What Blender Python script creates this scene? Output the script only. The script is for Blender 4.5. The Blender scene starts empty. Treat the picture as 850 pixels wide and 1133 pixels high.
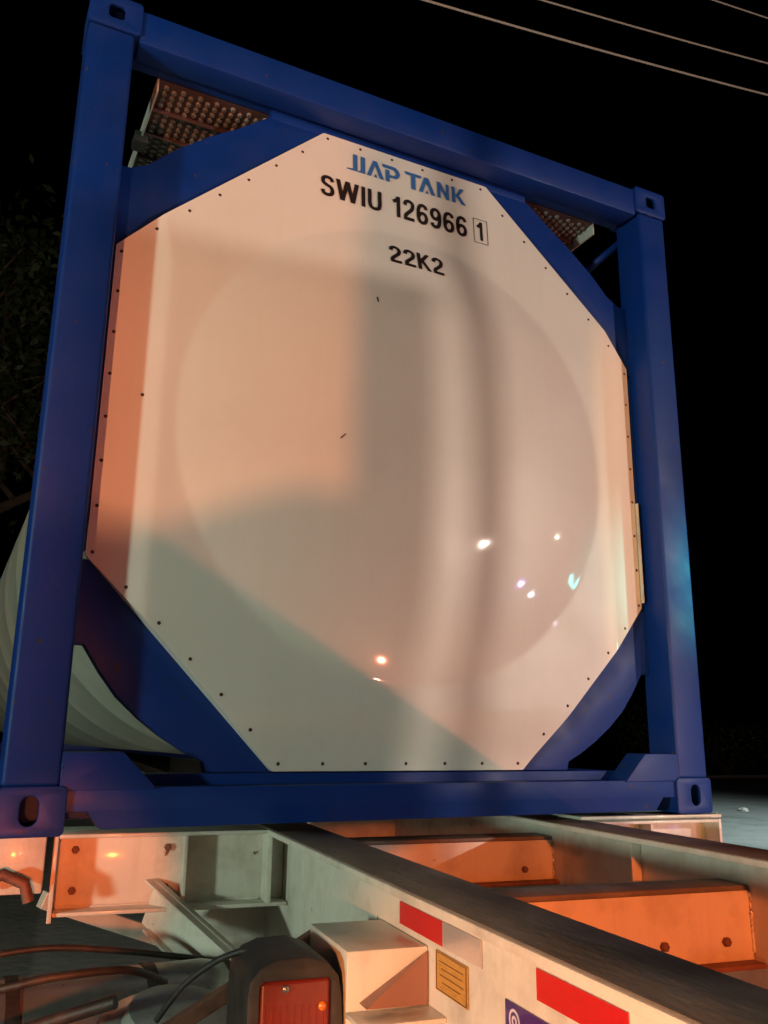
import bpy, bmesh, math, random
from mathutils import Vector, Matrix
random.seed(7)
SC = bpy.context.scene
COL = SC.collection
Z0 = 1.30                                   # height of the container's underside above the ground

# ------------------------------------------------------------------ camera
cam_d = bpy.data.cameras.new('camera'); cam = bpy.data.objects.new('camera', cam_d); COL.objects.link(cam)
R0 = (0.8948024423717292, -0.44633570211544765, 0.010639968240672808)      # image right
R1 = (0.12183394705447112, 0.22118363506740876, -0.9675920053986058)      # image down
R2 = (0.42951747023840264, 0.8670999023154191, 0.2522944750971079)        # view direction
mw = Matrix(((R0[0], -R1[0], -R2[0], -0.15808),
             (R0[1], -R1[1], -R2[1], -2.48331),
             (R0[2], -R1[2], -R2[2], 0.24870 + Z0),
             (0, 0, 0, 1)))
cam.matrix_world = mw
cam_d.sensor_fit = 'HORIZONTAL'; cam_d.sensor_width = 36.0
cam_d.lens = 962.54 / 850 * 36.0
cam_d.clip_start = 0.02; cam_d.clip_end = 800
SC.camera = cam

# ------------------------------------------------------------------ world: night sky
w = bpy.data.worlds.new('World'); SC.world = w; w.use_nodes = True
nt = w.node_tree; nt.nodes.clear()
sky = nt.nodes.new('ShaderNodeTexSky'); sky.sky_type = 'NISHITA'; sky.sun_disc = False
sky.sun_elevation = math.radians(-4); sky.sun_rotation = math.radians(200)
bg = nt.nodes.new('ShaderNodeBackground'); bg.inputs['Strength'].default_value = 0.004
wo = nt.nodes.new('ShaderNodeOutputWorld')
nt.links.new(sky.outputs[0], bg.inputs[0]); nt.links.new(bg.outputs[0], wo.inputs[0])
SC.view_settings.view_transform = 'Standard'; SC.view_settings.look = 'None'
SC.view_settings.exposure = 0.0; SC.view_settings.gamma = 1.0; SC.view_settings.use_curve_mapping = False

# ------------------------------------------------------------------ lamps of the yard and added lights (night: no sun)
def lamp(name, kind, loc, energy, color, size=0.1, target=None, cone=None, blend=0.3):
    d = bpy.data.lights.new(name, kind); d.energy = energy; d.color = color
    if kind == 'AREA': d.shape = 'DISK'; d.size = size
    else: d.shadow_soft_size = size
    if kind == 'SPOT': d.spot_size = math.radians(cone); d.spot_blend = blend
    o = bpy.data.objects.new(name, d); COL.objects.link(o)
    o.location = (loc[0], loc[1], loc[2] + Z0)
    if target:
        v = Vector(target) - Vector(loc); o.rotation_euler = v.to_track_quat('-Z', 'Y').to_euler()
    return o
lamp('yard_lamp', 'POINT', (-7.8, -4.25, 0.45), 1700, (0.78, 1.0, 0.80), 0.30)
lamp('amber_tail_lamp', 'POINT', (2.95, -4.2, -0.88), 200, (1.0, 0.24, 0.13), 0.028)
lamp('white_work_lamp', 'POINT', (6.4, -6.5, 2.0), 1080, (1.0, 0.80, 0.66), 0.035)
lamp('amber_beacon', 'POINT', (-2.5, -6.0, -0.3), 980, (1.0, 0.33, 0.13), 0.04)
lamp('red_marker_lamp', 'SPOT', (-0.5, -8.0, 0.3), 800, (1.0, 0.17, 0.10), 0.10, (-.15, 0.1, 0.75), 16, 0.5)
lamp('amber_strip_light', 'SPOT', (-0.5, -8.0, 0.3), 1300, (1.0, 0.45, 0.10), 0.04, (2.6, 0.1, 0.95), 16, 0.5)  # amber twin of the red lamp, added to tint the panel's right strip
lamp('amber_side_lamp', 'SPOT', (-1.0, -3.1, -0.08), 420, (1.0, 0.30, 0.09), 0.05, (0.70, -1.45, -0.58), 35, 0.35)
lamp('amber_outrigger_lamp', 'SPOT', (-0.35, -2.3, 0.02), 210, (1.0, 0.15, 0.02), 0.04, (0.20, 0.25, -0.16), 15, 0.5)
lamp('amber_deck_lamp', 'SPOT', (1.0, -3.4, 0.35), 330, (1.0, 0.17, 0.03), 0.03, (1.60, 0.0, -0.93), 30, 0.12)
lamp('low_fill_light', 'SPOT', (3.5, -3.2, -0.5), 100, (1.0, 0.76, 0.80), 0.02, (2.45, 0.0, 0.05), 22, 1.0)  # added fill that brightens the lower right post, no known source
lamp('teal_sheen_light', 'SPOT', (4.8, -1.6, 0.9), 420, (0.06, 0.90, 0.80), 0.10, (2.78, 0.0, 0.88), 17, 1.0)  # added spot standing in for the teal reflection on the right post
lamp('glint_light_white', 'POINT', (9.0, -5.4, 2.2), 40, (0.9, 1.0, 0.70), 0.03)  # added small light, placed for a glint on the dome
lamp('glint_light_violet', 'POINT', (7.4, -5.6, 0.9), 60, (0.50, 0.35, 1.0), 0.05)  # added likewise, for a violet glint
lamp('glint_light_cool', 'POINT', (7.9, -5.4, 0.6), 45, (0.9, 0.9, 1.0), 0.03)  # added likewise, for a cool white glint
lamp('yard_lamp_far', 'SPOT', (15.5, 4.0, 4.5), 4500, (0.80, 1.0, 0.98), 0.3, (14.0, 10.5, -1.3), 85, 0.8)

# ------------------------------------------------------------------ materials
def N(t, typ, **kw):
    n = t.nodes.new(typ)
    for k, v in kw.items():
        if k in n.inputs: n.inputs[k].default_value = v
        else: setattr(n, k, v)
    return n
def mat(name, col, rough=0.5, metal=0.0, coat=0.0, coat_rough=0.1, dirt=None, dirt_amt=0.3, dscale=6.0, bump=0.0, bscale=40.0,
        rvar=0.0, emit=None, espeed=0, chip=None, cscale=30, cth=.66, streak=None, stretch=(1, 1, 1), sharp=(0.45, 0.75)):
    m = bpy.data.materials.new(name); m.use_nodes = True; t = m.node_tree; t.nodes.clear()
    out = t.nodes.new('ShaderNodeOutputMaterial'); b = t.nodes.new('ShaderNodeBsdfPrincipled')
    t.links.new(b.outputs[0], out.inputs[0])
    b.inputs['Base Color'].default_value = (*col, 1); b.inputs['Roughness'].default_value = rough
    b.inputs['Metallic'].default_value = metal; b.inputs['Coat Weight'].default_value = coat
    b.inputs['Coat Roughness'].default_value = coat_rough
    tc = t.nodes.new('ShaderNodeTexCoord'); mp = t.nodes.new('ShaderNodeMapping')
    mp.inputs['Scale'].default_value = stretch; t.links.new(tc.outputs['Object'], mp.inputs[0])
    if dirt:
        n = N(t, 'ShaderNodeTexNoise', Scale=dscale, Detail=8.0, Roughness=0.65); t.links.new(mp.outputs[0], n.inputs['Vector'])
        r = t.nodes.new('ShaderNodeMapRange'); r.inputs[1].default_value = sharp[0]; r.inputs[2].default_value = sharp[1]
        r.inputs[4].default_value = dirt_amt; t.links.new(n.outputs[0], r.inputs[0])
        mx = t.nodes.new('ShaderNodeMix'); mx.data_type = 'RGBA'
        mx.inputs['A'].default_value = (*col, 1); mx.inputs['B'].default_value = (*dirt, 1)
        t.links.new(r.outputs[0], mx.inputs['Factor']); t.links.new(mx.outputs['Result'], b.inputs['Base Color'])
    src = b.inputs['Base Color'].links[0].from_socket if b.inputs['Base Color'].links else None
    if streak:
        mp2 = t.nodes.new('ShaderNodeMapping'); mp2.inputs['Scale'].default_value = (14, 14, .9); t.links.new(tc.outputs['Object'], mp2.inputs[0])
        n4 = N(t, 'ShaderNodeTexNoise', Scale=1.6, Detail=7.0, Roughness=.7); t.links.new(mp2.outputs[0], n4.inputs['Vector'])
        r4 = t.nodes.new('ShaderNodeMapRange'); r4.inputs[1].default_value = .50; r4.inputs[2].default_value = .82; r4.inputs[4].default_value = streak[3]
        t.links.new(n4.outputs[0], r4.inputs[0]); m4 = t.nodes.new('ShaderNodeMix'); m4.data_type = 'RGBA'
        t.links.new(r4.outputs[0], m4.inputs['Factor']); t.links.new(src, m4.inputs['A']); m4.inputs['B'].default_value = (*streak[:3], 1)
        t.links.new(m4.outputs['Result'], b.inputs['Base Color']); src = m4.outputs['Result']
    if chip:
        n5 = N(t, 'ShaderNodeTexNoise', Scale=cscale, Detail=6.0, Roughness=.6); t.links.new(tc.outputs['Object'], n5.inputs['Vector'])
        r5 = t.nodes.new('ShaderNodeMapRange'); r5.inputs[1].default_value = cth; r5.inputs[2].default_value = cth + .03
        t.links.new(n5.outputs[0], r5.inputs[0]); m5 = t.nodes.new('ShaderNodeMix'); m5.data_type = 'RGBA'
        t.links.new(r5.outputs[0], m5.inputs['Factor']); t.links.new(src, m5.inputs['A']); m5.inputs['B'].default_value = (*chip, 1)
        t.links.new(m5.outputs['Result'], b.inputs['Base Color'])
    if name == 'blue_paint': b.inputs['Specular IOR Level'].default_value = 0.3
    if rvar:
        n2 = N(t, 'ShaderNodeTexNoise', Scale=dscale * 1.7, Detail=5.0); t.links.new(mp.outputs[0], n2.inputs['Vector'])
        r2 = t.nodes.new('ShaderNodeMapRange'); r2.inputs[1].default_value = .3; r2.inputs[2].default_value = .7
        r2.inputs[3].default_value = max(0.02, rough - rvar); r2.inputs[4].default_value = rough + rvar
        t.links.new(n2.outputs[0], r2.inputs[0]); t.links.new(r2.outputs[0], b.inputs['Roughness'])
    if bump:
        n3 = N(t, 'ShaderNodeTexNoise', Scale=bscale, Detail=4.0); t.links.new(mp.outputs[0], n3.inputs['Vector'])
        bp = N(t, 'ShaderNodeBump', Strength=1.0, Distance=bump); t.links.new(n3.outputs[0], bp.inputs['Height'])
        t.links.new(bp.outputs[0], b.inputs['Normal'])
    if emit:
        b.inputs['Emission Color'].default_value = (*emit, 1); b.inputs['Emission Strength'].default_value = espeed
    return m
M = dict(
    blue=mat('blue_paint', (0.0015, 0.026, 0.185), 0.52, coat=0.0, coat_rough=0.25, chip=(.05, .03, .03), cscale=26, cth=.672, dirt=(0.008, 0.025, 0.12), dirt_amt=0.5, dscale=4, bump=0.0006, bscale=55, rvar=0.10),
    hole=mat('dark_inside', (0.01, 0.01, 0.012), 0.9, dirt=(0.03, 0.02, 0.01), dscale=20),
    panel=mat('cream_gloss_sheet', (0.70, 0.66, 0.60), 0.42, coat=0.45, coat_rough=0.055, streak=(.42, .36, .30, .10), dirt=(0.58, 0.53, 0.47), dirt_amt=0.35, dscale=2.2, bump=0.0011, bscale=6.0, rvar=0.06),
    clad=mat('cream_tank_cladding', (0.62, 0.62, 0.54), 0.30, coat=0.5, coat_rough=0.15, dirt=(0.40, 0.38, 0.32), dirt_amt=0.5, dscale=5, bump=0.001, bscale=5),
    black=mat('black_lettering', (0.014, 0.008, 0.008), 0.45, dirt=(0.03, 0.02, 0.02), dscale=30),
    logo=mat('blue_lettering', (0.035, 0.13, 0.36), 0.4, dirt=(0.06, 0.17, 0.40), dscale=30),
    screw=mat('rusty_screw', (0.06, 0.03, 0.02), 0.5, metal=0.5, dirt=(0.15, 0.06, 0.03), dscale=90),
    alu=mat('aluminium', (0.62, 0.60, 0.56), 0.35, metal=0.3, dirt=(0.2, 0.17, 0.15), dirt_amt=.6, dscale=14),
    dullalu=mat('dull_aluminium', (0.34, 0.34, 0.33), 0.3, metal=0.5, dirt=(0.12, 0.09, 0.08), dirt_amt=.8, dscale=16),
    grate=mat('dull_perforated_sheet', (0.085, 0.05, 0.048), 0.5, metal=0.2, dirt=(0.07, 0.03, 0.03), dscale=20),
    white=mat('white_chassis_paint', (0.64, 0.61, 0.54), 0.42, coat=0.2, chip=(.14, .06, .03), cscale=16, cth=.68, streak=(.32, .24, .17, .28), dirt=(0.22, 0.17, 0.13), dirt_amt=0.7, dscale=5, bump=0.0006, bscale=60, rvar=.08, sharp=(.48, .8)),
    deck=mat('worn_dark_flange', (0.125, 0.105, 0.088), 0.62, metal=0.15, dirt=(0.26, 0.22, 0.18), dirt_amt=0.8, dscale=9, bump=0.0015, bscale=70, rvar=.12, stretch=(1, .35, 1)),
    red=mat('red_reflector', (0.50, 0.012, 0.012), 0.35, coat=.4, dirt=(.3, .01, .01), dscale=60),
    silver=mat('silver_reflector', (0.55, 0.53, 0.55), 0.28, metal=0.55, dirt=(.4, .38, .4), dscale=60),
    yellow=mat('ochre_label', (0.50, 0.27, 0.06), 0.5, dirt=(0.28, 0.13, 0.03), dirt_amt=.8, dscale=40, stretch=(1, 1, 6)),
    brown=mat('brown_print', (0.16, 0.07, 0.02), 0.5),
    violet=mat('violet_sticker', (0.035, 0.015, 0.16), 0.35, coat=.5, dirt=(0.10, 0.03, 0.20), dscale=35),
    pale=mat('pale_print', (0.6, 0.55, 0.7), 0.4),
    redbox=mat('red_plastic', (0.20, 0.014, 0.006), 0.35, coat=0.4, dirt=(0.10, 0.01, 0.008), dirt_amt=.7, dscale=11),
    rubber=mat('black_rubber', (0.022, 0.018, 0.017), 0.55, dirt=(0.08, 0.06, 0.05), dirt_amt=.6, dscale=14, bump=0.002, bscale=40),
    steel=mat('grey_steel', (0.33, 0.34, 0.33), 0.35, metal=0.75, dirt=(0.12, 0.10, 0.09), dirt_amt=.7, dscale=9, rvar=.1),
    greypaint=mat('grey_paint', (0.36, 0.37, 0.35), 0.35, metal=0.2, coat=.3, dirt=(0.12, 0.10, 0.09), dirt_amt=.8, dscale=9),
    redbrown=mat('red_brown', (0.30, 0.15, 0.11), 0.6, dirt=(.16, .08, .06), dscale=12),
    rust=mat('rusty_iron', (0.22, 0.10, 0.07), 0.6, metal=0.3, dirt=(0.07, 0.04, 0.035), dirt_amt=.8, dscale=25, bump=.002, bscale=60),
    amber=mat('amber_lens', (0.6, 0.17, 0.02), 0.2, coat=.6),
    concrete=mat('yard_concrete', (0.27, 0.28, 0.27), 0.75, dirt=(0.12, 0.12, 0.115), dirt_amt=.8, dscale=.9, bump=0.01, bscale=9, rvar=.1),
    soil=mat('dark_soil', (0.05, 0.045, 0.035), 0.95, dirt=(0.02, .02, .015), dscale=.6, bump=.04, bscale=4),
    kerb=mat('kerb_concrete', (0.25, 0.25, 0.24), 0.8, dirt=(.12, .12, .11), dscale=4),
    leaf=mat('leaf', (0.05, 0.08, 0.03), 0.55, dirt=(0.09, 0.07, 0.03), dirt_amt=.8, dscale=.8),
    bark=mat('bark', (0.16, 0.10, 0.065), 0.9, dirt=(.06, .045, .03), dscale=8, bump=.01, bscale=15),
    cable=mat('cable_sheath', (0.46, 0.40, 0.34), 0.6, dirt=(.25, .22, .2), dscale=3),
    stone=mat('pale_stone', (0.5, 0.49, 0.46), 0.8, dirt=(.2, .2, .2), dscale=20),
)

# ------------------------------------------------------------------ helpers
def link(name, me, m, parent=None, label=None, smooth=False):
    if m: me.materials.clear(); me.materials.append(M[m] if isinstance(m, str) else m)
    o = bpy.data.objects.new(name, me); COL.objects.link(o)
    if parent: o.parent = parent
    if label: o['label'] = label
    if smooth:
        for p in me.polygons: p.use_smooth = True
    return o
def obj(name, bm, m, parent=None, label=None, smooth=False):
    bmesh.ops.recalc_face_normals(bm, faces=bm.faces)
    me = bpy.data.meshes.new(name); bm.to_mesh(me); bm.free()
    return link(name, me, m, parent, label, smooth)
def smooth_angle(o, deg=35):
    me = o.data
    for p in me.polygons: p.use_smooth = True
    me.set_sharp_from_angle(angle=math.radians(deg))
def tag(o, label, cat, group=None):
    o['label'] = label; o['category'] = cat
    if group: o['group'] = group
    return o
def struct(o): o['kind'] = 'structure'; return o
def empty(name, loc, rz=0.0):
    o = bpy.data.objects.new(name, None); COL.objects.link(o); o.location = loc; o.rotation_euler = (0, 0, rz)
    o.empty_display_size = .2
    return o
def box(bm, x0, x1, y0, y1, z0, z1, bev=0.0, seg=2):
    r = bmesh.ops.create_cube(bm, size=1.0)
    for v in r['verts']:
        v.co = Vector(((x0 + x1) / 2 + v.co.x * (x1 - x0), (y0 + y1) / 2 + v.co.y * (y1 - y0), (z0 + z1) / 2 + v.co.z * (z1 - z0)))
    if bev:
        es = list({e for v in r['verts'] for e in v.link_edges})
        bmesh.ops.bevel(bm, geom=es, offset=bev, segments=seg, profile=.5, affect='EDGES')
def boxo(name, dims, m, parent=None, bev=0.003, label=None, seg=2):
    bm = bmesh.new(); box(bm, *dims, bev=bev, seg=seg); o = obj(name, bm, m, parent, label); smooth_angle(o, 40); return o
def tube(bm, pts, r, n=8, closed=False, cap=True):
    pts = [Vector(p) for p in pts]; rings = []; up = Vector((0, 0, 1))
    rr = r if isinstance(r, (list, tuple)) else [r] * len(pts)
    for i, p in enumerate(pts):
        d = (pts[min(i + 1, len(pts) - 1)] - pts[max(i - 1, 0)]).normalized()
        a = d.cross(up)
        if a.length < 1e-3: a = d.cross(Vector((1, 0, 0)))
        a.normalize(); b = d.cross(a)
        rings.append([bm.verts.new(p + a * math.cos(2 * math.pi * k / n) * rr[i] + b * math.sin(2 * math.pi * k / n) * rr[i]) for k in range(n)])
    for i in range(len(rings) - 1):
        for k in range(n):
            bm.faces.new((rings[i][k], rings[i][(k + 1) % n], rings[i + 1][(k + 1) % n], rings[i + 1][k]))
    if cap: bm.faces.new(rings[0]); bm.faces.new(rings[-1])
def tubeo(name, pts, r, m, parent=None, n=10, label=None):
    bm = bmesh.new(); tube(bm, pts, r, n); o = obj(name, bm, m, parent, label); smooth_angle(o, 50); return o
def lathe(bm, prof, axis_o, axis_d, n=48):
    """prof: (radius, along) pairs"""
    d = Vector(axis_d).normalized(); a = d.cross(Vector((0, 0, 1)))
    if a.length < .01: a = Vector((1, 0, 0))
    a.normalize(); b = d.cross(a); o = Vector(axis_o); rings = []
    for r, s in prof:
        if r < 1e-5: rings.append([bm.verts.new(o + d * s)])
        else: rings.append([bm.verts.new(o + d * s + (a * math.cos(2 * math.pi * k / n) + b * math.sin(2 * math.pi * k / n)) * r) for k in range(n)])
    for i in range(len(rings) - 1):
        A, B = rings[i], rings[i + 1]
        for k in range(n):
            k2 = (k + 1) % n
            if len(A) == 1 and len(B) == 1: continue
            if len(A) == 1: bm.faces.new((A[0], B[k], B[k2]))
            elif len(B) == 1: bm.faces.new((A[k], A[k2], B[0]))
            else: bm.faces.new((A[k], A[k2], B[k2], B[k]))
def curve_mesh(outlines, thick, bev=0.0):
    """flat plate in the XZ plane with holes, front face towards -Y at y=0, back at y=thick"""
    cu = bpy.data.curves.new('tmp', 'CURVE'); cu.dimensions = '2D'; cu.fill_mode = 'BOTH'
    cu.extrude = thick / 2 - bev; cu.bevel_depth = bev; cu.bevel_resolution = 1
    for pts in outlines:
        s = cu.splines.new('POLY'); s.points.add(len(pts) - 1); s.use_cyclic_u = True
        for q, (x, z) in zip(s.points, pts): q.co = (x, z, 0, 1)
    o = bpy.data.objects.new('tmp', cu); COL.objects.link(o)
    dg = bpy.context.evaluated_depsgraph_get(); me = bpy.data.meshes.new_from_object(o.evaluated_get(dg))
    bpy.data.objects.remove(o); bpy.data.curves.remove(cu)
    for v in me.vertices: x, y, z = v.co; v.co = (x, thick / 2 - z, y)
    return me
def plate(name, outlines, y, thick, m, parent=None, bev=0.002, label=None):
    me = curve_mesh(outlines, thick, bev); me.transform(Matrix.Translation((0, y, 0)))
    bm = bmesh.new(); bm.from_mesh(me); bmesh.ops.remove_doubles(bm, verts=bm.verts, dist=1e-5)
    bpy.data.meshes.remove(me)
    o = obj(name, bm, m, parent, label); smooth_angle(o, 40); return o
def oval(cx, cz, hw, hh, n=10):
    r = hw; s = hh - hw; pts = []
    for k in range(n + 1): a = math.pi * k / n; pts.append((cx + r * math.cos(a), cz + s + r * math.sin(a)))
    for k in range(n + 1): a = math.pi + math.pi * k / n; pts.append((cx + r * math.cos(a), cz - s + r * math.sin(a)))
    return pts
def rrect(x0, x1, z0, z1, r, n=4):
    pts = []
    for cx, cz, a0 in ((x1 - r, z1 - r, 0), (x0 + r, z1 - r, 90), (x0 + r, z0 + r, 180), (x1 - r, z0 + r, 270)):
        for k in range(n + 1): a = math.radians(a0 + 90 * k / n); pts.append((cx + r * math.cos(a), cz + r * math.sin(a)))
    return pts

# ------------------------------------------------------------------ the ground
bm = bmesh.new(); bmesh.ops.create_grid(bm, x_segments=40, y_segments=40, size=300)
struct(obj('ground', bm, 'soil'))
bm = bmesh.new()
bmesh.ops.create_grid(bm, x_segments=60, y_segments=60, size=1)
for v in bm.verts: v.co = Vector((6 + v.co.x * 26, 3.0 + v.co.y * 24, 0.006))
struct(obj('yard_pavement', bm, 'concrete'))
bm = bmesh.new(); box(bm, -20, 60, 27.0, 27.2, 0.0, 0.14, .02); struct(obj('kerb', bm, 'kerb'))

# ------------------------------------------------------------------ the tank container
W, H, L = 2.438, 2.591, 12.0
cont = empty('tank_container', (0, 0, Z0))
tag(cont, 'blue framed tank container with a cream octagonal end panel, standing on the trailer chassis', 'tank container')
CX = W / 2
def casting(x0, z0, y0, top, sx):
    """corner casting as a shell with its apertures; x0..x0+.162, sx=-1 left side outwards"""
    x1, z1 = x0 + .162, z0 + .118; t = .014
    hole = oval(x0 + .081 + (-.005 if sx < 0 else .005), z0 + .061, .026, .040) if not top else rrect(x0 + .055, x0 + .112, z0 + .030, z0 + .088, .016)
    fr = y0 if y0 < 1 else y0 + .178 - t
    o = plate('corner_casting', [rrect(x0, x1, z0, z1, .012), hole], fr, t, 'blue', cont, .003)
    bm = bmesh.new(); ya, yb = (y0 + t, y0 + .178) if y0 < 1 else (y0, y0 + .178 - t)
    box(bm, x0 + .001, x1 - .001, ya, yb, z1 - t, z1 - .001); box(bm, x0 + .001, x1 - .001, ya, yb, z0 + .001, z0 + t)
    box(bm, x0 + .001, x0 + t, ya, yb, z0 + t, z1 - t); box(bm, x1 - t, x1 - .001, ya, yb, z0 + t, z1 - t)
    bk = (yb - t, yb) if y0 < 1 else (ya, ya + t)
    box(bm, x0 + t, x1 - t, bk[0], bk[1], z0 + t, z1 - t)
    obj('casting_body', bm, 'blue', o)
    return o
for yy in (0.0, L - .178):
    for sx, x0 in ((-1, 0.0), (1, W - .162)):
        casting(x0, 0.0, yy, False, sx); casting(x0, H - .118, yy, True, sx)
for yy in (0.007, L - .157):                       # corner posts
    for x0 in (0.003, W - .147 - .0):
        boxo('corner_post', (x0, x0 + .144, yy, yy + .15, .119, H - .119), 'blue', cont, .012, seg=3)
# rails of the near end frame
boxo('top_rail', (.1625, W - .1625, .008, .105, 2.452, H - .012), 'blue', cont, .008)
boxo('top_rail', (.1475, W - .1475, .107, .165, 2.470, 2.53), 'blue', cont, .004)
boxo('rail_web', (.66, W - .66, .125, .160, 2.4245, 2.4695), 'blue', cont, .001)
nx = W - .1635
plate('bottom_rail', [[(.1635, .058), (.225, .058), (.262, .014), (W - .262, .014), (W - .225, .058), (nx, .058), (nx, .111), (.1635, .111)]], .012, .09, 'blue', cont, .004)
boxo('bottom_rail', (.1475, W - .1475, .104, .165, .03, .146), 'blue', cont, .004)
g = [(.164, .113), (.391, .113), (.300, .203), (.1475, .203), (.1475, .121), (.164, .121)]
plate('gusset', [g], .006, .10, 'blue', cont, .003)
plate('gusset', [[(W - x, z) for x, z in reversed(g)]], .006, .10, 'blue', cont, .003)
# rear end frame
boxo('top_rail', (.163, W - .163, L - .11, L - .01, 2.46, H - .012), 'blue', cont, .006)
boxo('bottom_rail', (.163, W - .163, L - .11, L - .01, .014, .13), 'blue', cont, .006)
for x0 in (.02, W - .14):
    boxo('side_rail', (x0, x0 + .12, .18, L - .18, .02, .13), 'blue', cont, .006)
# diagonal corner braces
cap = lambda P: P
TLo = [(.166, 1.775), (.166, 2.04), (.205, 2.075), (.247, 2.092), (.33, 2.178), (.45, 2.276), (.54, 2.337), (.60, 2.385), (.65, 2.424), (.87, 2.424), (.845, 2.41)]
BLo = [(.1485, .745), (.1485, .502), (.188, .502), (.24, .425), (.292, .359), (.36, .298), (.429, .248), (.50, .205), (.555, .178), (.562, .150), (.775, .150), (.745, .172), (.18, .742)]
def mir(P): return [(W - x, z) for x, z in reversed(P)]
TLo = [(.1485, 1.75), (.1485, 2.058), (.19, 2.061)] + TLo[3:-1] + [(.885, 2.424), (.20, 1.75)]
for P_ in (TLo, mir(TLo), BLo, mir(BLo)):
    plate('corner_brace', [P_], .124, .05, 'blue', cont, .002)
bm = bmesh.new(); tube(bm, [(2.20, .32, 2.285), (2.345, .15, 2.44)], .017, 10)
obj('strut', bm, 'blue', cont, smooth=True)
# L-shaped inner flange along posts
for s in (0, 1):
    x0, x1 = (.1485, .166) if s == 0 else (W - .166, W - .1485)
    boxo('post_flange', (x0, x1, .121, .155, .77, 1.735), 'blue', cont, .002)

# weld beads where posts, rails and gussets meet
def fbead(pts, r=.0032):
    P = []
    for a, b_ in zip(pts[:-1], pts[1:]):
        a = Vector(a); b_ = Vector(b_); n = max(2, int((b_ - a).length / .010))
        for k in range(n): P.append(a.lerp(b_, k / n) + Vector([random.uniform(-.0008, .0008) for _ in range(3)]))
    P.append(Vector(pts[-1])); tubeo('weld_bead', P, [r * random.uniform(.7, 1.3) for _ in P], 'blue', cont, 6)
fbead([(.008, .006, .1185), (.142, .006, .1185)]); fbead([(W - .140, .006, .1185), (W - .008, .006, .1185)])
fbead([(.008, .006, H - .1185), (.142, .006, H - .1185)]); fbead([(W - .140, .006, H - .1185), (W - .008, .006, H - .1185)])
fbead([(.164, .012, .1125), (.391, .012, .1125)]); fbead([(W - .391, .012, .1125), (W - .164, .012, .1125)])
fbead([(.1480, .010, .125), (.1480, .010, .20)], .004); fbead([(W - .1480, .010, .125), (W - .1480, .010, .20)], .004)
fbead([(.163, .010, 2.475), (.163, .010, 2.57)]); fbead([(W - .163, .010, 2.475), (W - .163, .010, 2.57)])

# ---- the octagonal end panel (one moulded sheet: bevelled rim, shallow dome)
OCT = [(.862, 2.433), (W - .862, 2.433), (2.268, 1.768), (2.266, .757), (1.672, .150), (.757, .150), (.164, .757), (.166, 1.768)]
YP = .117
def sm(a, b, x): t = max(0., min(1., (x - a) / (b - a))); return t * t * (3 - 2 * t)
def ramp(a, b, x, k=.018):                         # linear ramp a..b with rounded shoulders
    t = (x - a) / (b - a)
    if t <= 0: return 0.
    if t >= 1 + k * 5: return 1.
    kk = k * 5; return t if t < 1 - kk else (t - (t - (1 - kk)) ** 2 / (4 * kk))
HB, HD, RD = .045, .070, .830
DCX, DCZ = CX - .005, 1.245
def hgt(x, z):
    a = ramp(.166, .335, x); b = ramp(W - .166, W - .345, x); c = ramp(2.433, 1.765, z); d = sm(.15, .36, z)
    base = HB * min(a, b, c * 1.0, .25 + .75 * d)
    r = math.hypot(x - DCX, z - DCZ)
    dome = 0.0
    v = HD * (1 - (r / RD) ** 3.0); dome = .5 * (v + math.sqrt(v * v + .000005)) if r < RD + .12 else 0.0
    if r > RD + .05: dome *= max(0., (RD + .12 - r) / .07) if r < RD + .12 else 0.
    # a faint pressed swage across the sheet
    return base + dome * min(1.0, 1.0)
def inoct(x, z, inset=0.0):
    n = len(OCT)
    for i in range(n):
        (xa, za), (xb, zb) = OCT[i], OCT[(i + 1) % n]
        dx, dz = xb - xa, zb - za; l = math.hypot(dx, dz)
        if ((x - xa) * dz - (z - za) * dx) / l < inset - 1e-6: return False     # clockwise ring
    return True
bm = bmesh.new()
def clipcol(x):                                    # z range of the octagon at x
    zs = []
    n = len(OCT)
    for i in range(n):
        (xa, za), (xb, zb) = OCT[i], OCT[(i + 1) % n]
        if abs(xb - xa) < 1e-3 * 5: continue
        if min(xa, xb) - 1e-9 <= x <= max(xa, xb) + 1e-9: zs.append(za + (zb - za) * (x - xa) / (xb - xa))
    return min(zs), max(zs)
xs = sorted(set([.1665, .335, .345, W - .345, W - .335, 2.2655] + [.1665 + (2.2655 - .1665) * i / 250 for i in range(251)]))
NZ = 260; cols = []
for x in xs:
    z0, z1 = clipcol(x); cols.append([bm.verts.new((x, YP - hgt(x, z0 + (z1 - z0) * k / NZ), z0 + (z1 - z0) * k / NZ)) for k in range(NZ + 1)])
for i in range(len(cols) - 1):
    for k in range(NZ): bm.faces.new((cols[i][k], cols[i + 1][k], cols[i + 1][k + 1], cols[i][k + 1]))
# returned edge giving the sheet its thickness
be = [e for e in bm.edges if e.is_boundary]
ex = bmesh.ops.extrude_edge_only(bm, edges=be)
for v in [g_ for g_ in ex['geom'] if isinstance(g_, bmesh.types.BMVert)]: v.co.y = YP + .006
panel = obj('end_panel', bm, 'panel', cont); smooth_angle(panel, 30)
panel['label'] = 'cream glossy octagonal end sheet with a shallow round dome'
boxo('edge_trim', (2.262, 2.2665, .098, .1115, .775, 1.18), 'white', panel, 0)
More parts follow.
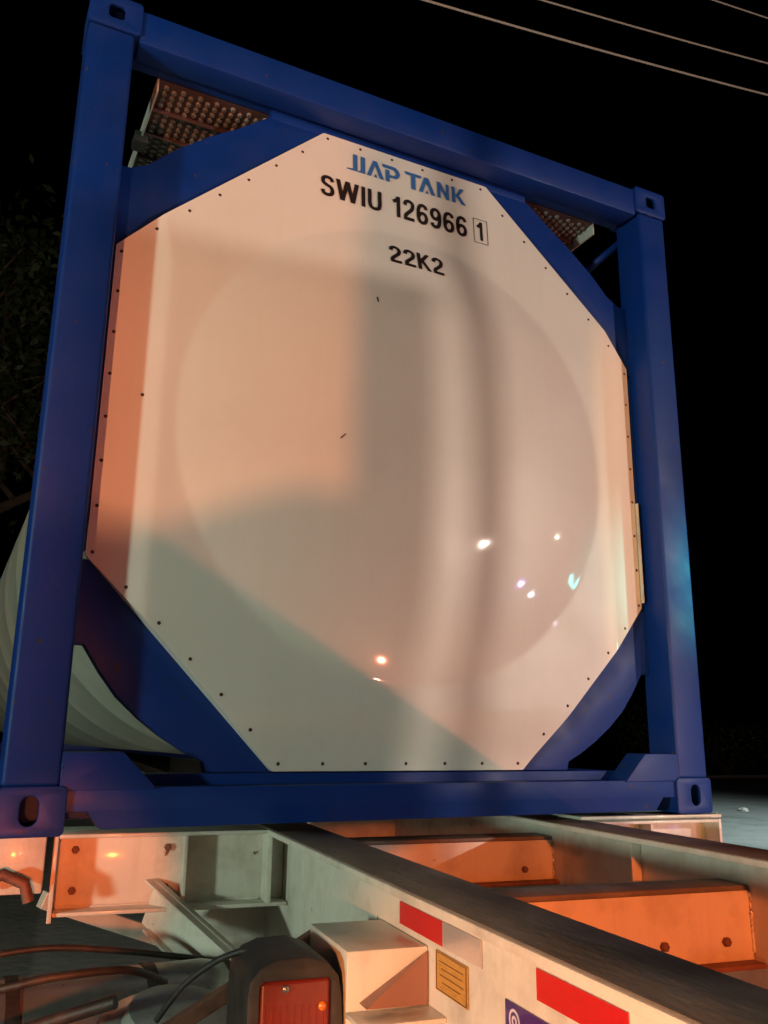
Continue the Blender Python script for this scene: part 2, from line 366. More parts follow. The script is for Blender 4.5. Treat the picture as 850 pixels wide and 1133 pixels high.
# screws round the rim
def lerp(a, b, n): return [(a[0] + (b[0] - a[0]) * i / n, a[1] + (b[1] - a[1]) * i / n) for i in range(n)]
SR = [(.878, 2.412), (1.550, 2.412), (2.246, 1.745), (2.246, .765), (1.650, .172), (.776, .172), (.184, .765), (.184, 1.745)]
CNT = [5, 7, 7, 6, 6, 6, 7, 7]
spots = []
for i in range(8): spots += lerp(SR[i], SR[(i + 1) % 8], CNT[i])
spots.append((.282, 1.264))
bm = bmesh.new(); lathe(bm, [(.0, -.0022), (.003, -.0020), (.0052, -.0006), (.0062, .002)], (0, 0, 0), (0, 1, 0), 12)
bmesh.ops.recalc_face_normals(bm, faces=bm.faces)
sme = bpy.data.meshes.new('screw'); bm.to_mesh(sme); bm.free(); sme.materials.append(M['screw'])
for (x, z) in spots:
    o = bpy.data.objects.new('screw', sme); COL.objects.link(o); o.parent = panel; o.location = (x, YP - hgt(x, z) - .0005, z)
# small marks on the sheet
def on_panel(bm, off=.0025):
    for v in bm.verts: v.co.y = YP - hgt(v.co.x, v.co.z) - off + v.co.y
def strip_mark(name, pts, wdt, m):
    bm = bmesh.new()
    for (x0, z0), (x1, z1) in zip(pts[:-1], pts[1:]):
        d = Vector((x1 - x0, 0, z1 - z0)).normalized(); nn = Vector((-d.z, 0, d.x)) * wdt / 2
        bm.faces.new([bm.verts.new(Vector((a, 0, b)) + s * nn) for a, b, s in ((x0, z0, -1), (x1, z1, -1), (x1, z1, 1), (x0, z0, 1))])
    on_panel(bm, .002); return obj(name, bm, m, panel)
strip_mark('scratch', [(1.046, 1.757), (1.050, 1.738)], .006, 'black')
strip_mark('scratch', [(.912, 1.203), (.930, 1.221)], .004, 'black')

# ---- lettering
GL = {
 'S': (.52, [('c', [(.455, .74), (.40, .88), (.26, .933), (.12, .88), (.075, .74), (.12, .61), (.26, .53), (.40, .45), (.455, .29), (.41, .13), (.26, .067), (.11, .13), (.065, .28)])]),
 '2': (.52, [('c', [(.078, .70), (.12, .87), (.26, .933), (.405, .86), (.435, .71), (.385, .55), (.26, .40), (.13, .25), (.085, .10)]), ('l', [(.02, .0675), (.50, .0675)])]),
 '6': (.52, [('c', [(.44, .755), (.39, .885), (.27, .933), (.15, .87), (.085, .70), (.070, .45), (.09, .24), (.155, .11), (.265, .067), (.385, .13), (.442, .30), (.39, .48), (.265, .545), (.15, .48), (.090, .36)])]),
 '1': (.40, [('l', [(.28, 0), (.28, 1)]), ('c', [(.26, .93), (.20, .82), (.13, .76), (.04, .72)])]),
 'U': (.56, [('c', [(.07, 1), (.07, .60), (.07, .33), (.12, .13), (.28, .067), (.44, .13), (.49, .33), (.49, .60), (.49, 1)])]),
 'I': (.20, [('l', [(.10, 0), (.10, 1)])]),
 'W': (.90, [('l', [(.06, 1), (.235, 0)]), ('l', [(.235, 0), (.45, 1)]), ('l', [(.45, 1), (.665, 0)]), ('l', [(.665, 0), (.84, 1)])]),
 'K': (.56, [('l', [(.07, 0), (.07, 1)]), ('l', [(.48, 1), (.08, .38)]), ('l', [(.20, .56), (.51, 0)])]),
}
GL['9'] = (.52, [(k, [(.52 - x, 1 - y) for x, y in P]) for k, P in GL['6'][1]])
def catmull(P, n=6):
    o = []
    for k in range(len(P) - 1):
        p0 = Vector(P[max(k - 1, 0)]); p1 = Vector(P[k]); p2 = Vector(P[k + 1]); p3 = Vector(P[min(k + 2, len(P) - 1)])
        for q in range(n):
            t = q / n; o.append(.5 * ((2 * p1) + (p2 - p0) * t + (2 * p0 - 5 * p1 + 4 * p2 - p3) * t * t + (3 * p1 - p0 - 3 * p2 + p3) * t ** 3))
    return o + [Vector(P[-1])]
def lettering(name, word, x0, x1, z0, z1, gap=.10, th=.158, m='black'):
    tot = sum(GL[c][0] for c in word) + gap * (len(word) - 1); kx = (x1 - x0) / tot; kz = z1 - z0
    bm = bmesh.new(); cx = 0; eps = 0
    for c in word:
        w_, strokes = GL[c]
        for kind, P in strokes:
            eps += .00005
            pts = catmull(P) if kind == 'c' else [Vector(P[0]).lerp(Vector(P[1]), t / 4) for t in range(5)]
            diag = kind == 'l' and abs(P[0][0] - P[1][0]) > .01 and abs(P[0][1] - P[1][1]) > .01
            row = []
            for i, p in enumerate(pts):
                d = (pts[min(i + 1, len(pts) - 1)] - pts[max(i - 1, 0)]).normalized()
                n_ = Vector((-d.y, d.x)) * th / 2
                if diag: n_ = Vector((th * .56, 0))                 # cut level at the top and foot
                row.append([bm.verts.new((x0 + (cx + q.x) * kx, -eps, z0 + q.y * kz)) for q in (p + n_, p - n_)])
            for a, b in zip(row[:-1], row[1:]): bm.faces.new((a[0], a[1], b[1], b[0]))
        cx += w_ + gap
    on_panel(bm, .0025)
    return obj(name, bm, m, panel)
lettering('owner_code', 'SWIU', .851, 1.096, 2.157, 2.245)
lettering('serial_number', '126966', 1.142, 1.472, 2.157, 2.249)
lettering('check_digit', '1', 1.518, 1.549, 2.164, 2.249, th=.16)
lettering('size_code', '22K2', 1.114, 1.343, 1.935, 2.013)
bm = bmesh.new()
def fr(bm, x0, x1, z0, z1, t):
    for a in ((x0, x1, z0, z0 + t), (x0, x1, z1 - t, z1), (x0, x0 + t, z0 + t, z1 - t), (x1 - t, x1, z0 + t, z1 - t)):
        bm.faces.new([bm.verts.new(c) for c in ((a[0], 0, a[2]), (a[1], 0, a[2]), (a[1], 0, a[3]), (a[0], 0, a[3]))])
fr(bm, 1.504, 1.570, 2.150, 2.262, .0025); on_panel(bm, .0022); obj('check_digit_frame', bm, 'black', panel)
# the maker's name, drawn letter by letter in strokes (unit height, heavy uprights with cut ends)
LG = []
LG += [[(0, 0), (.62, 0), (.62, .16), (.30, .10), (0, .06)], [(.38, .10), (.66, .10), (.66, 1), (.38, 1)], [(.38, 0), (.66, 0), (.66, .12), (.38, .12)]]          # J
LG += [[(.86, .12), (1.14, .12), (1.14, 1), (.86, 1)], [(.70, 0), (1.14, 0), (1.14, .14), (.86, .14), (.70, .05)]]                           # J
LG += [[(1.24, 0), (1.50, 0), (1.86, 1), (1.66, 1)], [(1.66, 1), (1.90, 1), (2.34, 0), (2.06, 0)], [(1.70, 0), (1.90, 0), (1.80, .24)]]        # A
LG += [[(2.44, 0), (2.70, 0), (2.70, .72), (2.44, .72)], [(2.28, .80), (2.95, .80), (2.95, 1), (2.22, 1)], [(2.95, 1), (2.95, .80), (3.05, .74), (3.28, .86), (3.12, .98)],
       [(3.05, .74), (3.28, .86), (3.38, .66), (3.12, .60)], [(3.12, .60), (3.38, .66), (3.30, .42), (3.06, .50)], [(3.06, .50), (3.30, .42), (3.12, .28), (2.92, .44)],
       [(2.70, .44), (2.92, .44), (3.12, .28), (2.70, .28)]]                                                                                  # P
LG += [[(3.78, .82), (4.75, .82), (4.82, 1), (3.70, 1)], [(4.12, 0), (4.40, 0), (4.40, .82), (4.12, .82)]]                                   # T
LG += [[(4.62, 0), (4.88, 0), (5.24, 1), (5.02, 1)], [(5.02, 1), (5.28, 1), (5.72, 0), (5.44, 0)], [(5.06, 0), (5.26, 0), (5.16, .24)]]        # A
LG += [[(5.86, 0), (6.08, 0), (6.08, .95), (5.86, 1)], [(5.86, 1), (6.10, 1), (6.66, .05), (6.66, 0), (6.46, 0)], [(6.46, .3), (6.66, 0), (6.66, 1), (6.46, 1)]]  # N
LG += [[(6.86, 0), (7.10, 0), (7.10, 1), (6.86, 1)], [(7.10, .42), (7.46, 1), (7.74, 1), (7.24, .36)], [(7.10, .52), (7.30, .62), (7.84, 0), (7.52, 0)]]  # K
bm = bmesh.new(); eps = 0
for P_ in LG:
    eps += .00004
    q = [bm.verts.new((.955 + (1.474 - .955) * x / 7.84, -eps, 2.305 + .074 * z)) for x, z in P_]
    bm.faces.new(q)
bmesh.ops.triangulate(bm, faces=bm.faces); on_panel(bm, .0024)
obj('maker_name', bm, 'logo', panel)

# ---- tank cladding and walkway behind the frame
bm = bmesh.new()
TR_, TZ = 1.088, 1.235
prof = [(0.0, .30), (.95, .26), (1.04, .225), (1.09, .20), (TR_, .24)]
for s in (1.0, 1.9, 2.8, 3.7, 4.6, 5.5, 6.4, 7.3, 8.2, 9.1, 10.0, 10.9): prof += [(TR_, s - .03), (TR_ + .0012, s - .02), (TR_ + .0012, s + .02), (TR_, s + .03)]
prof += [(TR_, 11.7), (1.0, 11.76), (0.0, 11.8)]
lathe(bm, prof, (CX, 0, TZ), (0, 1, 0), 128)
tk = obj('tank_cladding', bm, 'clad', cont); smooth_angle(tk, 30)
bm = bmesh.new()
for yb in (.176, .46):                                 # support ring between tank and frame
    lathe(bm, [(TR_ + .004, yb), (TR_ + .018, yb), (TR_ + .018, yb + .03), (TR_ + .004, yb + .03), (TR_ + .004, yb)], (CX, 0, TZ), (0, 1, 0), 128)
o = obj('support_ring', bm, 'steel', cont); smooth_angle(o, 40)
# walkway: perforated aluminium planks seen from below
bm = bmesh.new(); wx0, wx1, wy0, wy1, wz = .262, 2.176, .172, .80, 2.472
wlk = bpy.data.objects.new('walkway', None)
box(bm, wx0, wx1, wy0, wy1, wz, wz + .004)
for k in range(1, 4): box(bm, wx0, wx1, wy0 + k * .143 - .002, wy0 + k * .143 + .002, wz - .022, wz - .0005)
wk = obj('walkway', bm, 'grate', cont)
for lo, hi in ((0, .78), (1.66, 3)):
  bm = bmesh.new()
  for i in range(62):
    for j in range(20):
        x = wx0 + .03 + i * .0305; y = wy0 + .025 + j * .0315 + (.0157 if i % 2 else 0)
        if y > wy1 - .01 or not lo < x < hi: continue
        lathe(bm, [(.0105, 0), (.0088, .009), (.0045, .0098), (.004, .002)], (x, y, wz - .0005), (0, 0, -1), 8)
  obj('perforation', bm, 'dullalu', wk)
bm = bmesh.new()
box(bm, wx0 - .006, wx0, wy0, wy1, wz - .05, wz + .01)
obj('edge_flange', bm, 'alu', wk)
bm = bmesh.new(); box(bm, wx1, wx1 + .006, wy0, wy1, wz - .05, wz + .01)
obj('edge_flange', bm, 'alu', wk)
boxo('hinge_clamp', (wx0 - .03, wx0 + .02, .43, .50, wz - .075, wz - .03), 'rubber', wk, .004)

# ------------------------------------------------------------------ the trailer chassis
YAW = 0.11996501507232876
ch = empty('trailer_chassis', (.86, .25, 0), -YAW)
tag(ch, 'white painted skeletal container trailer with dark worn beam tops, under the blue tank container', 'trailer')
ZC = Z0 - .02                                        # flange top in chassis coordinates (origin on the ground)
def cb(name, x0, x1, y0, y1, z0, z1, m, bev=.003, parent=ch, label=None):
    return boxo(name, (x0, x1, y0, y1, z0 + ZC, z1 + ZC), m, parent, bev, label)
beams = []
for xc in (.006, .975):
    b = cb('main_beam', xc - .010, xc + .010, -9, 12.0, -.42, -.0165, 'white', .001)
    f = cb('top_flange', xc - .082, xc + .082, -9, 12.0, -.016, 0, 'white', .003, b)
    d = cb('worn_top', xc - .076, xc + .076, -9, 12.0, .0008, .003, 'deck', .0008, b)
    cb('bottom_flange', xc - .08, xc + .08, -9, 12.0, -.436, -.4205, 'white', .003, b)
    beams.append(b)
LB = beams[0]
# cross members between the beams
def cross(y, top, h, wtop=.1):
    c = cb('cross_member', .018, .963, y - .005, y + .005, top - h, top - .0125, 'white', .001)
    cb('flange', .018, .963, y - .004, y + wtop, top - .012, top, 'deck', .002, c)
    cb('flange', .018, .963, y - .045, y + .03, top - h - .012, top - h - .0005, 'rust', .002, c)
    return c
cross(-.935, -.075, .17, .11)
cross(.02, -.055, .14, .12)
cross(-2.3, -.075, .17); cross(1.6, -.075, .17); cross(3.2, -.075, .17)
cb('stiffener', .93, .962, -.50, -.492, -.40, -.018, 'white', .001)
# bolster with outriggers at the container end
def outrigger(side):
    if side < 0: x0, x1 = -.668, -.007
    else: x0, x1 = .987, 1.585
    o = cb('outrigger', x0, x1, -.02, -.010, -.205, -.0125, 'white', .001)
    cb('top_plate', x0, x1, -.10, .13, -.012, -.0006 if side > 0 else -.0006, 'white', .003, o)
    cb('bottom_plate', x0, x1, -.09, .09, -.217, -.2055, 'white', .003, o)
    if side < 0:
        cb('end_plate', x0 - .013, x0 - .0005, -.10, .13, -.23, 0, 'white', .002, o)
        cb('rib', -.32, -.31, -.09, -.021, -.205, -.0125, 'white', .001, o)
        cb('rib', -.075, -.060, -.10, -.021, -.205, -.0125, 'white', .001, o)
    else:
        cb('end_plate', x1 + .0005, x1 + .013, -.10, .13, -.16, 0, 'white', .002, o)
        cb('top_pad', x0 + .05, x1 + .05, -.06, .10, .0006, .013, 'white', .003, o)
        cb('rib', 1.30, 1.31, -.09, -.021, -.205, -.0125, 'white', .001, o)
    return o
outrigger(-1); outrigger(1)
# left box end beyond the outrigger: twistlock housing
tw = cb('twistlock_box', -.86, -.70, -.12, .10, -.15, 0.0, 'white', .006)
tubeo('twistlock_handle', [(-.86, -.16, ZC - .115), (-.80, -.17, ZC - .09), (-.745, -.17, ZC - .115), (-.73, -.17, ZC - .16)], .016, 'rust', tw)
# bolts and weld beads on the trailer
bm = bmesh.new(); lathe(bm, [(0, .012), (.009, .012), (.011, .010), (.011, .0)], (0, 0, 0), (0, -1, 0), 6); bmesh.ops.recalc_face_normals(bm, faces=bm.faces)
bme = bpy.data.meshes.new('bolt'); bm.to_mesh(bme); bm.free(); bme.materials.append(M['rust'])
def bolt(x, y, z, rz=0.0, parent=None):
    o = bpy.data.objects.new('bolt', bme); COL.objects.link(o); o.parent = parent or ch; o.location = (x, y, z + ZC); o.rotation_euler = (0, 0, rz)
for q in (-.16, -.05): bolt(-.62, -.0205, q); bolt(-.36, -.0205, q)
for q in (.10, .30, .50, .70, .88): bolt(q, -.9405, -.20)
for q in (.15, .85): bolt(q, .0145, -.16)
for q in (-.22, -.31): bolt(-.0045, -.42, q, -math.pi / 2); bolt(-.0045, -.60, q, -math.pi / 2)
def bead(pts, r=.0035, parent=None):
    P = []
    for a, b_ in zip(pts[:-1], pts[1:]):
        a = Vector(a); b_ = Vector(b_); n = max(2, int((b_ - a).length / .012))
        for k in range(n): P.append(a.lerp(b_, k / n) + Vector([random.uniform(-.0008, .0008) for _ in range(3)]))
    P.append(Vector(pts[-1])); P = [p + Vector((0, 0, ZC)) for p in P]
    tubeo('weld_bead', P, [r * random.uniform(.75, 1.25) for _ in P], 'white', parent or ch, 6)
bead([(-.006, -2.2, -.0185), (-.006, .3, -.0185)], .004, LB)
bead([(.963, -2.2, -.0185), (.963, .3, -.0185)], .004, beams[1])
bead([(.9625, -.942, -.09), (.9625, -.942, -.24)]); bead([(.9625, .013, -.07), (.9625, .013, -.19)])
bead([(-.66, -.0225, -.014), (-.08, -.0225, -.014)]); bead([(-.66, -.0225, -.203), (-.08, -.0225, -.203)])
# angled support bracket and box on the left beam
bk = cb('bracket_box', -.163, -.0045, -1.19, -.93, -.30, -.105, 'white', .004)
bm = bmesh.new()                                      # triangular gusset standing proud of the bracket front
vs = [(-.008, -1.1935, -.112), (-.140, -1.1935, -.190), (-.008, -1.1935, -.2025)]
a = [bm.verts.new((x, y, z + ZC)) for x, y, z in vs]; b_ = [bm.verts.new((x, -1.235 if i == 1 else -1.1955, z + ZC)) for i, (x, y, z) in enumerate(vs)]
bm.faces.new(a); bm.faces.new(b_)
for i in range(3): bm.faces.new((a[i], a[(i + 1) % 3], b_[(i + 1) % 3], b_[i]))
obj('gusset', bm, 'redbrown', bk)  # darker red-brown than the bracket it sits on
cb('shelf', -.165, -.0045, -1.275, -1.192, -.212, -.2035, 'white', .002, bk)
# channel strut running down from the outrigger
def bar(name, p0, p1, wd, th, m, parent=ch):
    p0 = Vector(p0); p1 = Vector(p1); d = (p1 - p0); l = d.length; bm = bmesh.new()
    box(bm, -l / 2, l / 2, -wd / 2, wd / 2, -th / 2, th / 2, .003)
    q = d.to_track_quat('X', 'Z').to_matrix().to_4x4()
    bmesh.ops.transform(bm, matrix=Matrix.Translation((p0 + p1) / 2 + Vector((0, 0, ZC))) @ q, verts=bm.verts)
    return obj(name, bm, m, parent)
st = bar('diagonal_strut', (-.40, -.02, -.20), (-.06, -.52, -.46), .012, .13, 'white')
bar('edge_lip', (-.402, -.03, -.138), (-.062, -.53, -.398), .05, .008, 'white', st)
bar('edge_lip', (-.398, -.03, -.272), (-.058, -.53, -.532), .05, .008, 'white', st)
bar('side_stay', (-.50, -.95, -.305), (-.14, -.90, -.135), .022, .03, 'rust')
bar('side_stay', (-.70, .3, -.23), (-.03, .5, -.5), .05, .05, 'white')
cb('rear_web_plate', -.30, -.02, .14, .148, -.42, -.23, 'white')

# stickers on the left beam's outer web
xs_ = LB
def sticker(name, y0, y1, z0, z1, m, label=None, x=-.0062, th=.0012):
    return boxo(name, (x - th, x, y0, y1, z0 + ZC, z1 + ZC), m, LB, 0, label)
sticker('reflector_tape', -1.262, -1.045, -.092, -.050, 'red')
sticker('reflector_tape', -1.423, -1.2635, -.092, -.050, 'silver')
sticker('reflector_tape', -1.83, -1.605, -.092, -.050, 'red')
pl = sticker('label_plate', -1.369, -1.232, -.167, -.102, 'yellow')
bm = bmesh.new()
for a0, a1, b0, b1 in ((-1.366, -1.235, -.1655, -.1640), (-1.366, -1.235, -.1050, -.1035), (-1.366, -1.363, -.164, -.105), (-1.238, -1.235, -.164, -.105)):
    box(bm, -.0084, -.0079, a0, a1, b0 + ZC, b1 + ZC)
for k, (u0, u1) in enumerate(((-1.352, -1.25), (-1.345, -1.26), (-1.352, -1.252), (-1.34, -1.262))):
    box(bm, -.0084, -.0079, u0, u1, -.118 - k * .011 + ZC, -.1165 - k * .011 + ZC)
obj('print_lines', bm, 'brown', pl)
vs_ = sticker('round_badge_sticker', -1.68, -1.505, -.160, -.115, 'violet')
bm = bmesh.new(); 
for rr, q in ((.017, .013), (.008, .004)):
    lathe(bm, [(q, 0), (rr, 0), (rr, .0004), (q, .0004), (q, 0)], (-.0078, -1.535, ZC - .139), (-1, 0, 0), 24)
obj('badge_ring', bm, 'pale', vs_)

# things carried by / hung on the chassis
rb = empty('tail_lamp_box', (.86, .25, 0), -YAW)
tag(rb, 'red plastic box with a black rubber cover beside the cream bracket on the trailer', 'lamp box')
def placed(name, x0, x1, y0, y1, z0, z1, m, bev, parent): return boxo(name, (x0, x1, y0, y1, z0 + ZC, z1 + ZC), m, parent, bev, seg=3)
placed('body', -.322, -.190, -1.188, -1.02, -.38, -.143, 'redbox', .010, rb)
bm = bmesh.new()
cv = [(-.338, -.165), (-.335, -.145), (-.318, -.125), (-.290, -.114), (-.235, -.113), (-.200, -.124), (-.182, -.145), (-.176, -.175), (-.173, -.22), (-.176, -.30), (-.187, -.30), (-.187, -.15), (-.196, -.141), (-.315, -.141), (-.3245, -.15), (-.3245, -.34), (-.338, -.34)]
o = plate('cover', [cv], -1.192, .19, 'rubber', rb, .004)
for v in o.data.vertices: v.co.z += ZC
for k in range(9):
    boxo('rib', (-.312 + k * .0135, -.309 + k * .0135, -1.1895, -1.1882, ZC - .36, ZC - .185), 'redbox', rb, 0)
bm = bmesh.new(); lathe(bm, [(0, .007), (.006, .005), (.0065, 0)], (-.275, -1.189, ZC - .158), (0, -1, 0), 12); obj('screw', bm, 'steel', rb)
bm = bmesh.new(); lathe(bm, [(0, .005), (.007, .004), (.008, 0)], (-.207, -1.189, ZC - .190), (0, -1, 0), 16); obj('lens', bm, 'amber', rb, smooth=True)
rb2 = None
tubeo('cable', catmull([(-.31, -1.06, ZC - .125), (-.325, -1.04, ZC - .125), (-.37, -1.0, ZC - .15), (-.42, -.95, ZC - .20), (-.46, -.9, ZC - .27)]), .006, 'rubber', rb, 8)
# air tank
at = empty('air_tank', (.86, .25, 0), -YAW); tag(at, 'grey steel air tank with a rounded end, low under the trailer at the left', 'air tank')
bm = bmesh.new()
lathe(bm, [(0, -.05), (.06, -.045), (.10, -.025), (.125, .01), (.13, .04), (.13, .62), (.12, .67), (.07, .70), (0, .71)], (-.90, -.42, ZC - .42), (1, .12, 0), 48)
o = obj('shell', bm, 'steel', at); smooth_angle(o, 50)
for s in (.14, .46):
    bm = bmesh.new(); lathe(bm, [(.1305, s), (.1335, s), (.1335, s + .03), (.1305, s + .03), (.1305, s)], (-.90, -.42, ZC - .42), (1, .12, 0), 48)
    obj('strap', bm, 'rubber', at)
bm = bmesh.new()                                     # rim dish in front (wheel-like drum cover)
dc = empty('drum_cover', (.86, .25, 0), -YAW); tag(dc, 'shallow round silver drum cover with dark slots below the white diagonal strut', 'drum cover')
lathe(bm, [(.165, -.03), (.170, 0), (.160, .012), (.12, .018), (.11, .05), (.05, .06), (0, .06)], (-.40, -.78, ZC - .335), (0.1, -.25, 1), 56)
o = obj('dish', bm, 'greypaint', dc); smooth_angle(o, 50)
for k in range(6):
    bm = bmesh.new()
    a = k * math.pi / 3 + .3; c = Vector((-.40, -.78, ZC - .335)) + Vector((math.cos(a) * .14, math.sin(a) * .14, .006))
    lathe(bm, [(0, .012), (.016, .012), (.016, 0)], c, (0.1, -.25, 1), 12)
    obj('slot', bm, 'rubber', dc)
# hoses
hz = [[(-1.0, -.5, -.25), (-.8, -.62, -.26), (-.66, -.66, -.235), (-.5, -.62, -.24), (-.40, -.5, -.30)],
      [(-1.1, -.75, -.36), (-.85, -.8, -.33), (-.66, -.85, -.27), (-.54, -.9, -.23)],
      [(-.95, -.3, -.28), (-.7, -.3, -.25), (-.5, -.28, -.27), (-.2, -.2, -.33), (.0, -.1, -.35)]]
hl = ['black rubber hose curving nearest the beam over the grey air tank', 'thick black hose lowest at the left corner below the trailer', 'long black hose running under the white outrigger']
for i, P_ in enumerate(hz):
    pts = [Vector(p) + Vector((0, 0, ZC)) for p in P_]
    ps = []
    for k in range(len(pts) - 1):
        p0 = pts[max(k - 1, 0)]; p1 = pts[k]; p2 = pts[k + 1]; p3 = pts[min(k + 2, len(pts) - 1)]
        for s in range(6):
            t = s / 6; ps.append(.5 * ((2 * p1) + (p2 - p0) * t + (2 * p0 - 5 * p1 + 4 * p2 - p3) * t * t + (3 * p1 - p0 - 3 * p2 + p3) * t ** 3))
    ps.append(pts[-1])
    o = tubeo('hose', ps, (.009, .013, .008)[i], 'rubber'); o.location = (.86, .25, 0); o.rotation_euler = (0, 0, -YAW)
    tag(o, hl[i], 'hose', 'air hoses under the trailer')

# ------------------------------------------------------------------ overhead cables
cl = ['lowest of the three overhead cables crossing the night sky', 'middle of the three overhead cables crossing the night sky', 'uppermost of the three overhead cables, at the top right corner of the sky']
for i, (p0, p1, r) in enumerate((((3.46, 4, 7.694), (8.65, 4, 8.536), .013), ((4.988, 4, 8.392), (8.726, 4, 9.066), .011), ((7.804, 4, 9.68), (8.838, 4, 9.851), .010))):
    p0 = Vector(p0); p1 = Vector(p1); d = (p1 - p0) / (p1.x - p0.x); pts = []
    for k in range(41):
        x = -8 + k * .8; q = p0 + d * (x - p0.x)
        q.z += .0035 * (x - p0.x) * (x - p1.x) + Z0; pts.append(q)
    tag(tubeo('overhead_cable', pts, r, 'cable', n=8), cl[i], 'cable', 'overhead cables')

# ------------------------------------------------------------------ trees and scrub in the dark
def tree(name, x, y, h, cr, seed, label, cat='tree', n=2600, ls=.10, group=None):
    rnd = random.Random(seed); t = empty(name, (x, y, 0)); tag(t, label, cat, group)
    bm = bmesh.new(); tips = []
    def limb(p, d, l, r, lev):
        pts = [p]; rr = [r]; q = p.copy(); dd = d.copy()
        for k in range(5):
            dd = (dd + Vector((rnd.gauss(0, .16), rnd.gauss(0, .16), rnd.gauss(.04, .08)))).normalized(); q = q + dd * l / 5
            pts.append(q.copy()); rr.append(r * (1 - .13 * (k + 1)))
        tube(bm, pts, rr, 7)
        if lev == 0: tips.extend(pts[2:]); return
        for k in range(rnd.randint(4, 5)):
            b = pts[rnd.randint(2, 5)]; a = rnd.uniform(0, 6.28); e = rnd.uniform(.1, .9)
            limb(b, (Vector((math.cos(a), math.sin(a), e)) + dd * .4).normalized(), l * rnd.uniform(.5, .75), r * .5, lev - 1)
    limb(Vector((0, 0, -.1)), Vector((0, 0, 1)), h * .5, h * .022, 3)
    obj('trunk', bm, 'bark', t, smooth=True)
    bm = bmesh.new()
    for k in range(n):
        c = rnd.choice(tips) + Vector([rnd.gauss(0, cr * .16) for _ in range(3)]); s = ls * rnd.uniform(.6, 1.3)
        a = Vector([rnd.gauss(0, 1) for _ in range(3)]).normalized(); b = a.cross(Vector([rnd.gauss(0, 1) for _ in range(3)])).normalized()
        bm.faces.new([bm.verts.new(c + v) for v in (a * s, b * s * .45, -a * s, -b * s * .45)])
    obj('crown', bm, 'leaf', t)
    return t
tree('roadside_tree', -3.6, 36.0, 27.0, 6.5, 3, 'dark leafy tree left of the container, half hidden by its post', n=9000, ls=.24)
def bush(x, y, h, r, seed, label):
    rnd = random.Random(seed); t = empty('bush', (x, y, 0)); tag(t, label, 'bush', 'bushes at the far edge of the yard')
    bm = bmesh.new()
    for k in range(9):
        a = rnd.uniform(0, 6.28); tube(bm, [(0, 0, -.05), (math.cos(a) * r * .3, math.sin(a) * r * .3, h * .45), (math.cos(a) * r * .7, math.sin(a) * r * .7, h * rnd.uniform(.7, 1))], [.04, .025, .01], 5)
    obj('stem', bm, 'bark', t)
    bm = bmesh.new()
    for k in range(1500):
        u = Vector([rnd.gauss(0, 1) for _ in range(3)]).normalized() * rnd.uniform(.5, 1.0); c = Vector((u.x * r, u.y * r, h * .55 + u.z * h * .5))
        s = .11 * rnd.uniform(.6, 1.3); a = Vector([rnd.gauss(0, 1) for _ in range(3)]).normalized(); b = a.cross(u).normalized()
        bm.faces.new([bm.verts.new(c + v) for v in (a * s, b * s * .5, -a * s, -b * s * .5)])
    obj('crown', bm, 'leaf', t)
bush(29.5, 29.0, 3.6, 2.6, 11, 'taller dark bush beyond the yard edge, just right of the container post')
bush(34.0, 29.0, 2.6, 2.8, 12, 'lower dark bush beyond the yard edge, at the right border of the view')
# stones lying on the pavement
for i, (x, y, s, lb) in enumerate(((19.2, 16.5, .10, 'small pale stone, furthest back on the yard pavement'), (16.9, 12.9, .12, 'flat pale stone near the right border on the yard pavement'), (15.4, 12.3, .06, 'tiny pale stone on the pavement close to the corner casting'))):
    bm = bmesh.new(); bmesh.ops.create_icosphere(bm, subdivisions=2, radius=s)
    for v in bm.verts: v.co = v.co * random.uniform(.8, 1.15); v.co.z *= .5
    o = obj('stone', bm, 'stone'); o.location = (x, y, s * .3); tag(o, lb, 'stone', 'stones on the pavement')

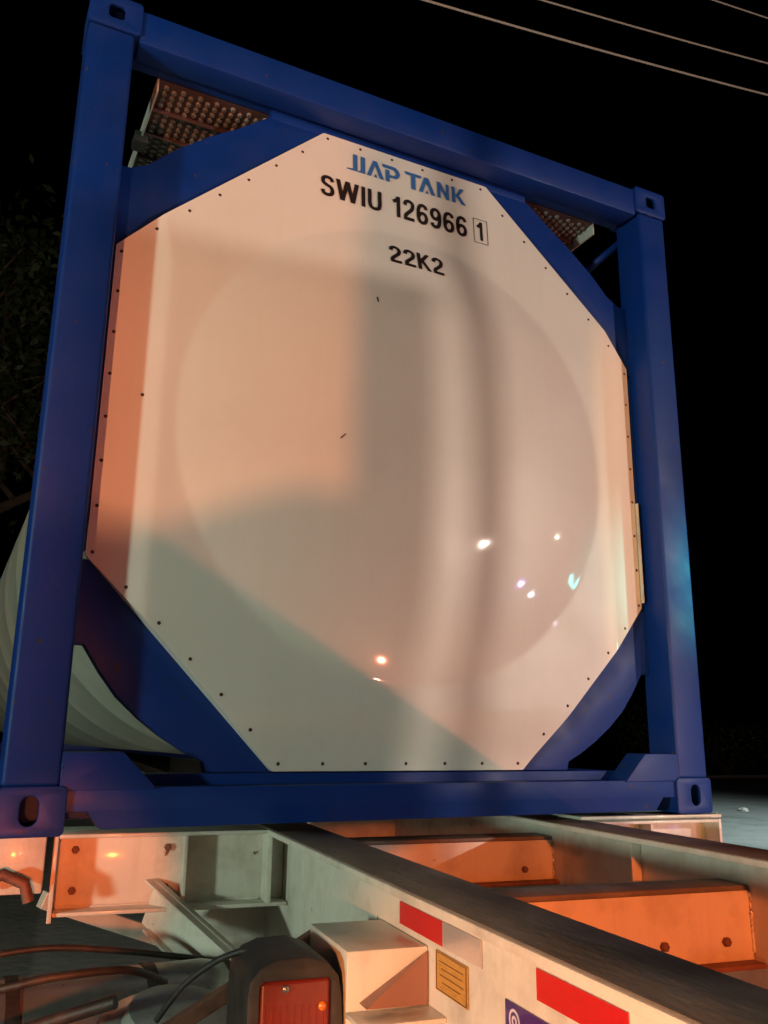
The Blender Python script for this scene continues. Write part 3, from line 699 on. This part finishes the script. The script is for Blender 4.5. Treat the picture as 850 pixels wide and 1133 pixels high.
# ------------------------------------------------------------------ unseen boxes and posts added behind the photographer to shade the panel
def blocker(x0, x1, y, z1, label, dep=.35, step=None):  # steel box out of view, added to cast shade on the panel
    t = empty('blocker_box', ((x0 + x1) / 2, y, 0)); tag(t, label, 'blocker', 'unseen boxes added to block light'); w2 = (x1 - x0) / 2; h = z1 + Z0
    boxo('plinth', (-w2 + .01, w2 - .01, .01, dep - .01, 0, .119), 'kerb', t, .005)
    boxo('body', (-w2, w2, 0, dep, .12, h - .031), 'steel', t, .006)
    boxo('roof', (-w2 - .0, w2 + .0, -.015, dep + .015, h - .03, h), 'steel', t, .004)
    d = boxo('door', (-w2 + .03, w2 - .03, dep + .001, dep + .018, .17, h - .08), 'steel', t, .004)
    boxo('handle', (w2 - .09, w2 - .07, dep + .019, dep + .045, h * .5, h * .5 + .14), 'rubber', d, .003)
    return t
blocker(-.19, .455, -5.0, 1.50, 'tall grey steel box, unseen, added directly behind the photographer to block light')
blocker(4.15, 4.63, -4.6, 1.95, 'tallest unseen steel box, added far to the right to block light')
blocker(-1.15, -.62, -4.0, .75, 'mid height unseen steel box, added behind the photographer on the left to block light', .35)
blocker(-1.424, -1.152, -4.0, .138, 'narrow low unseen box, added beside the mid height one to step the shadow edge', .35)
blocker(-1.82, -1.426, -4.0, .076, 'low wide unseen steel box, leftmost, added to block light', .35)

def blocker_post(x, y, z1, r, label):  # thin post out of view, added to stop lamp light
    t = empty('blocker_post', (x, y, 0)); tag(t, label, 'post', 'unseen posts added to block light')
    tubeo('shaft', [(0, 0, 0), (0, 0, z1 + Z0)], r, 'steel', t, 16)
    tubeo('cap', [(0, 0, z1 + Z0 + .0005), (0, 0, z1 + Z0 + .03)], r * 1.15, 'steel', t, 16)
    boxo('base_plate', (-.12, .12, -.12, .12, .007, .02), 'steel', t, .002)
blocker_post(4.83, -4.42, 3.2, .020, 'taller thin unseen steel post, added beside the tallest box to cast a shadow band')
blocker_post(-.292, -5.0, 1.5, .031, 'shorter thin unseen steel post, added behind the photographer to block red light')
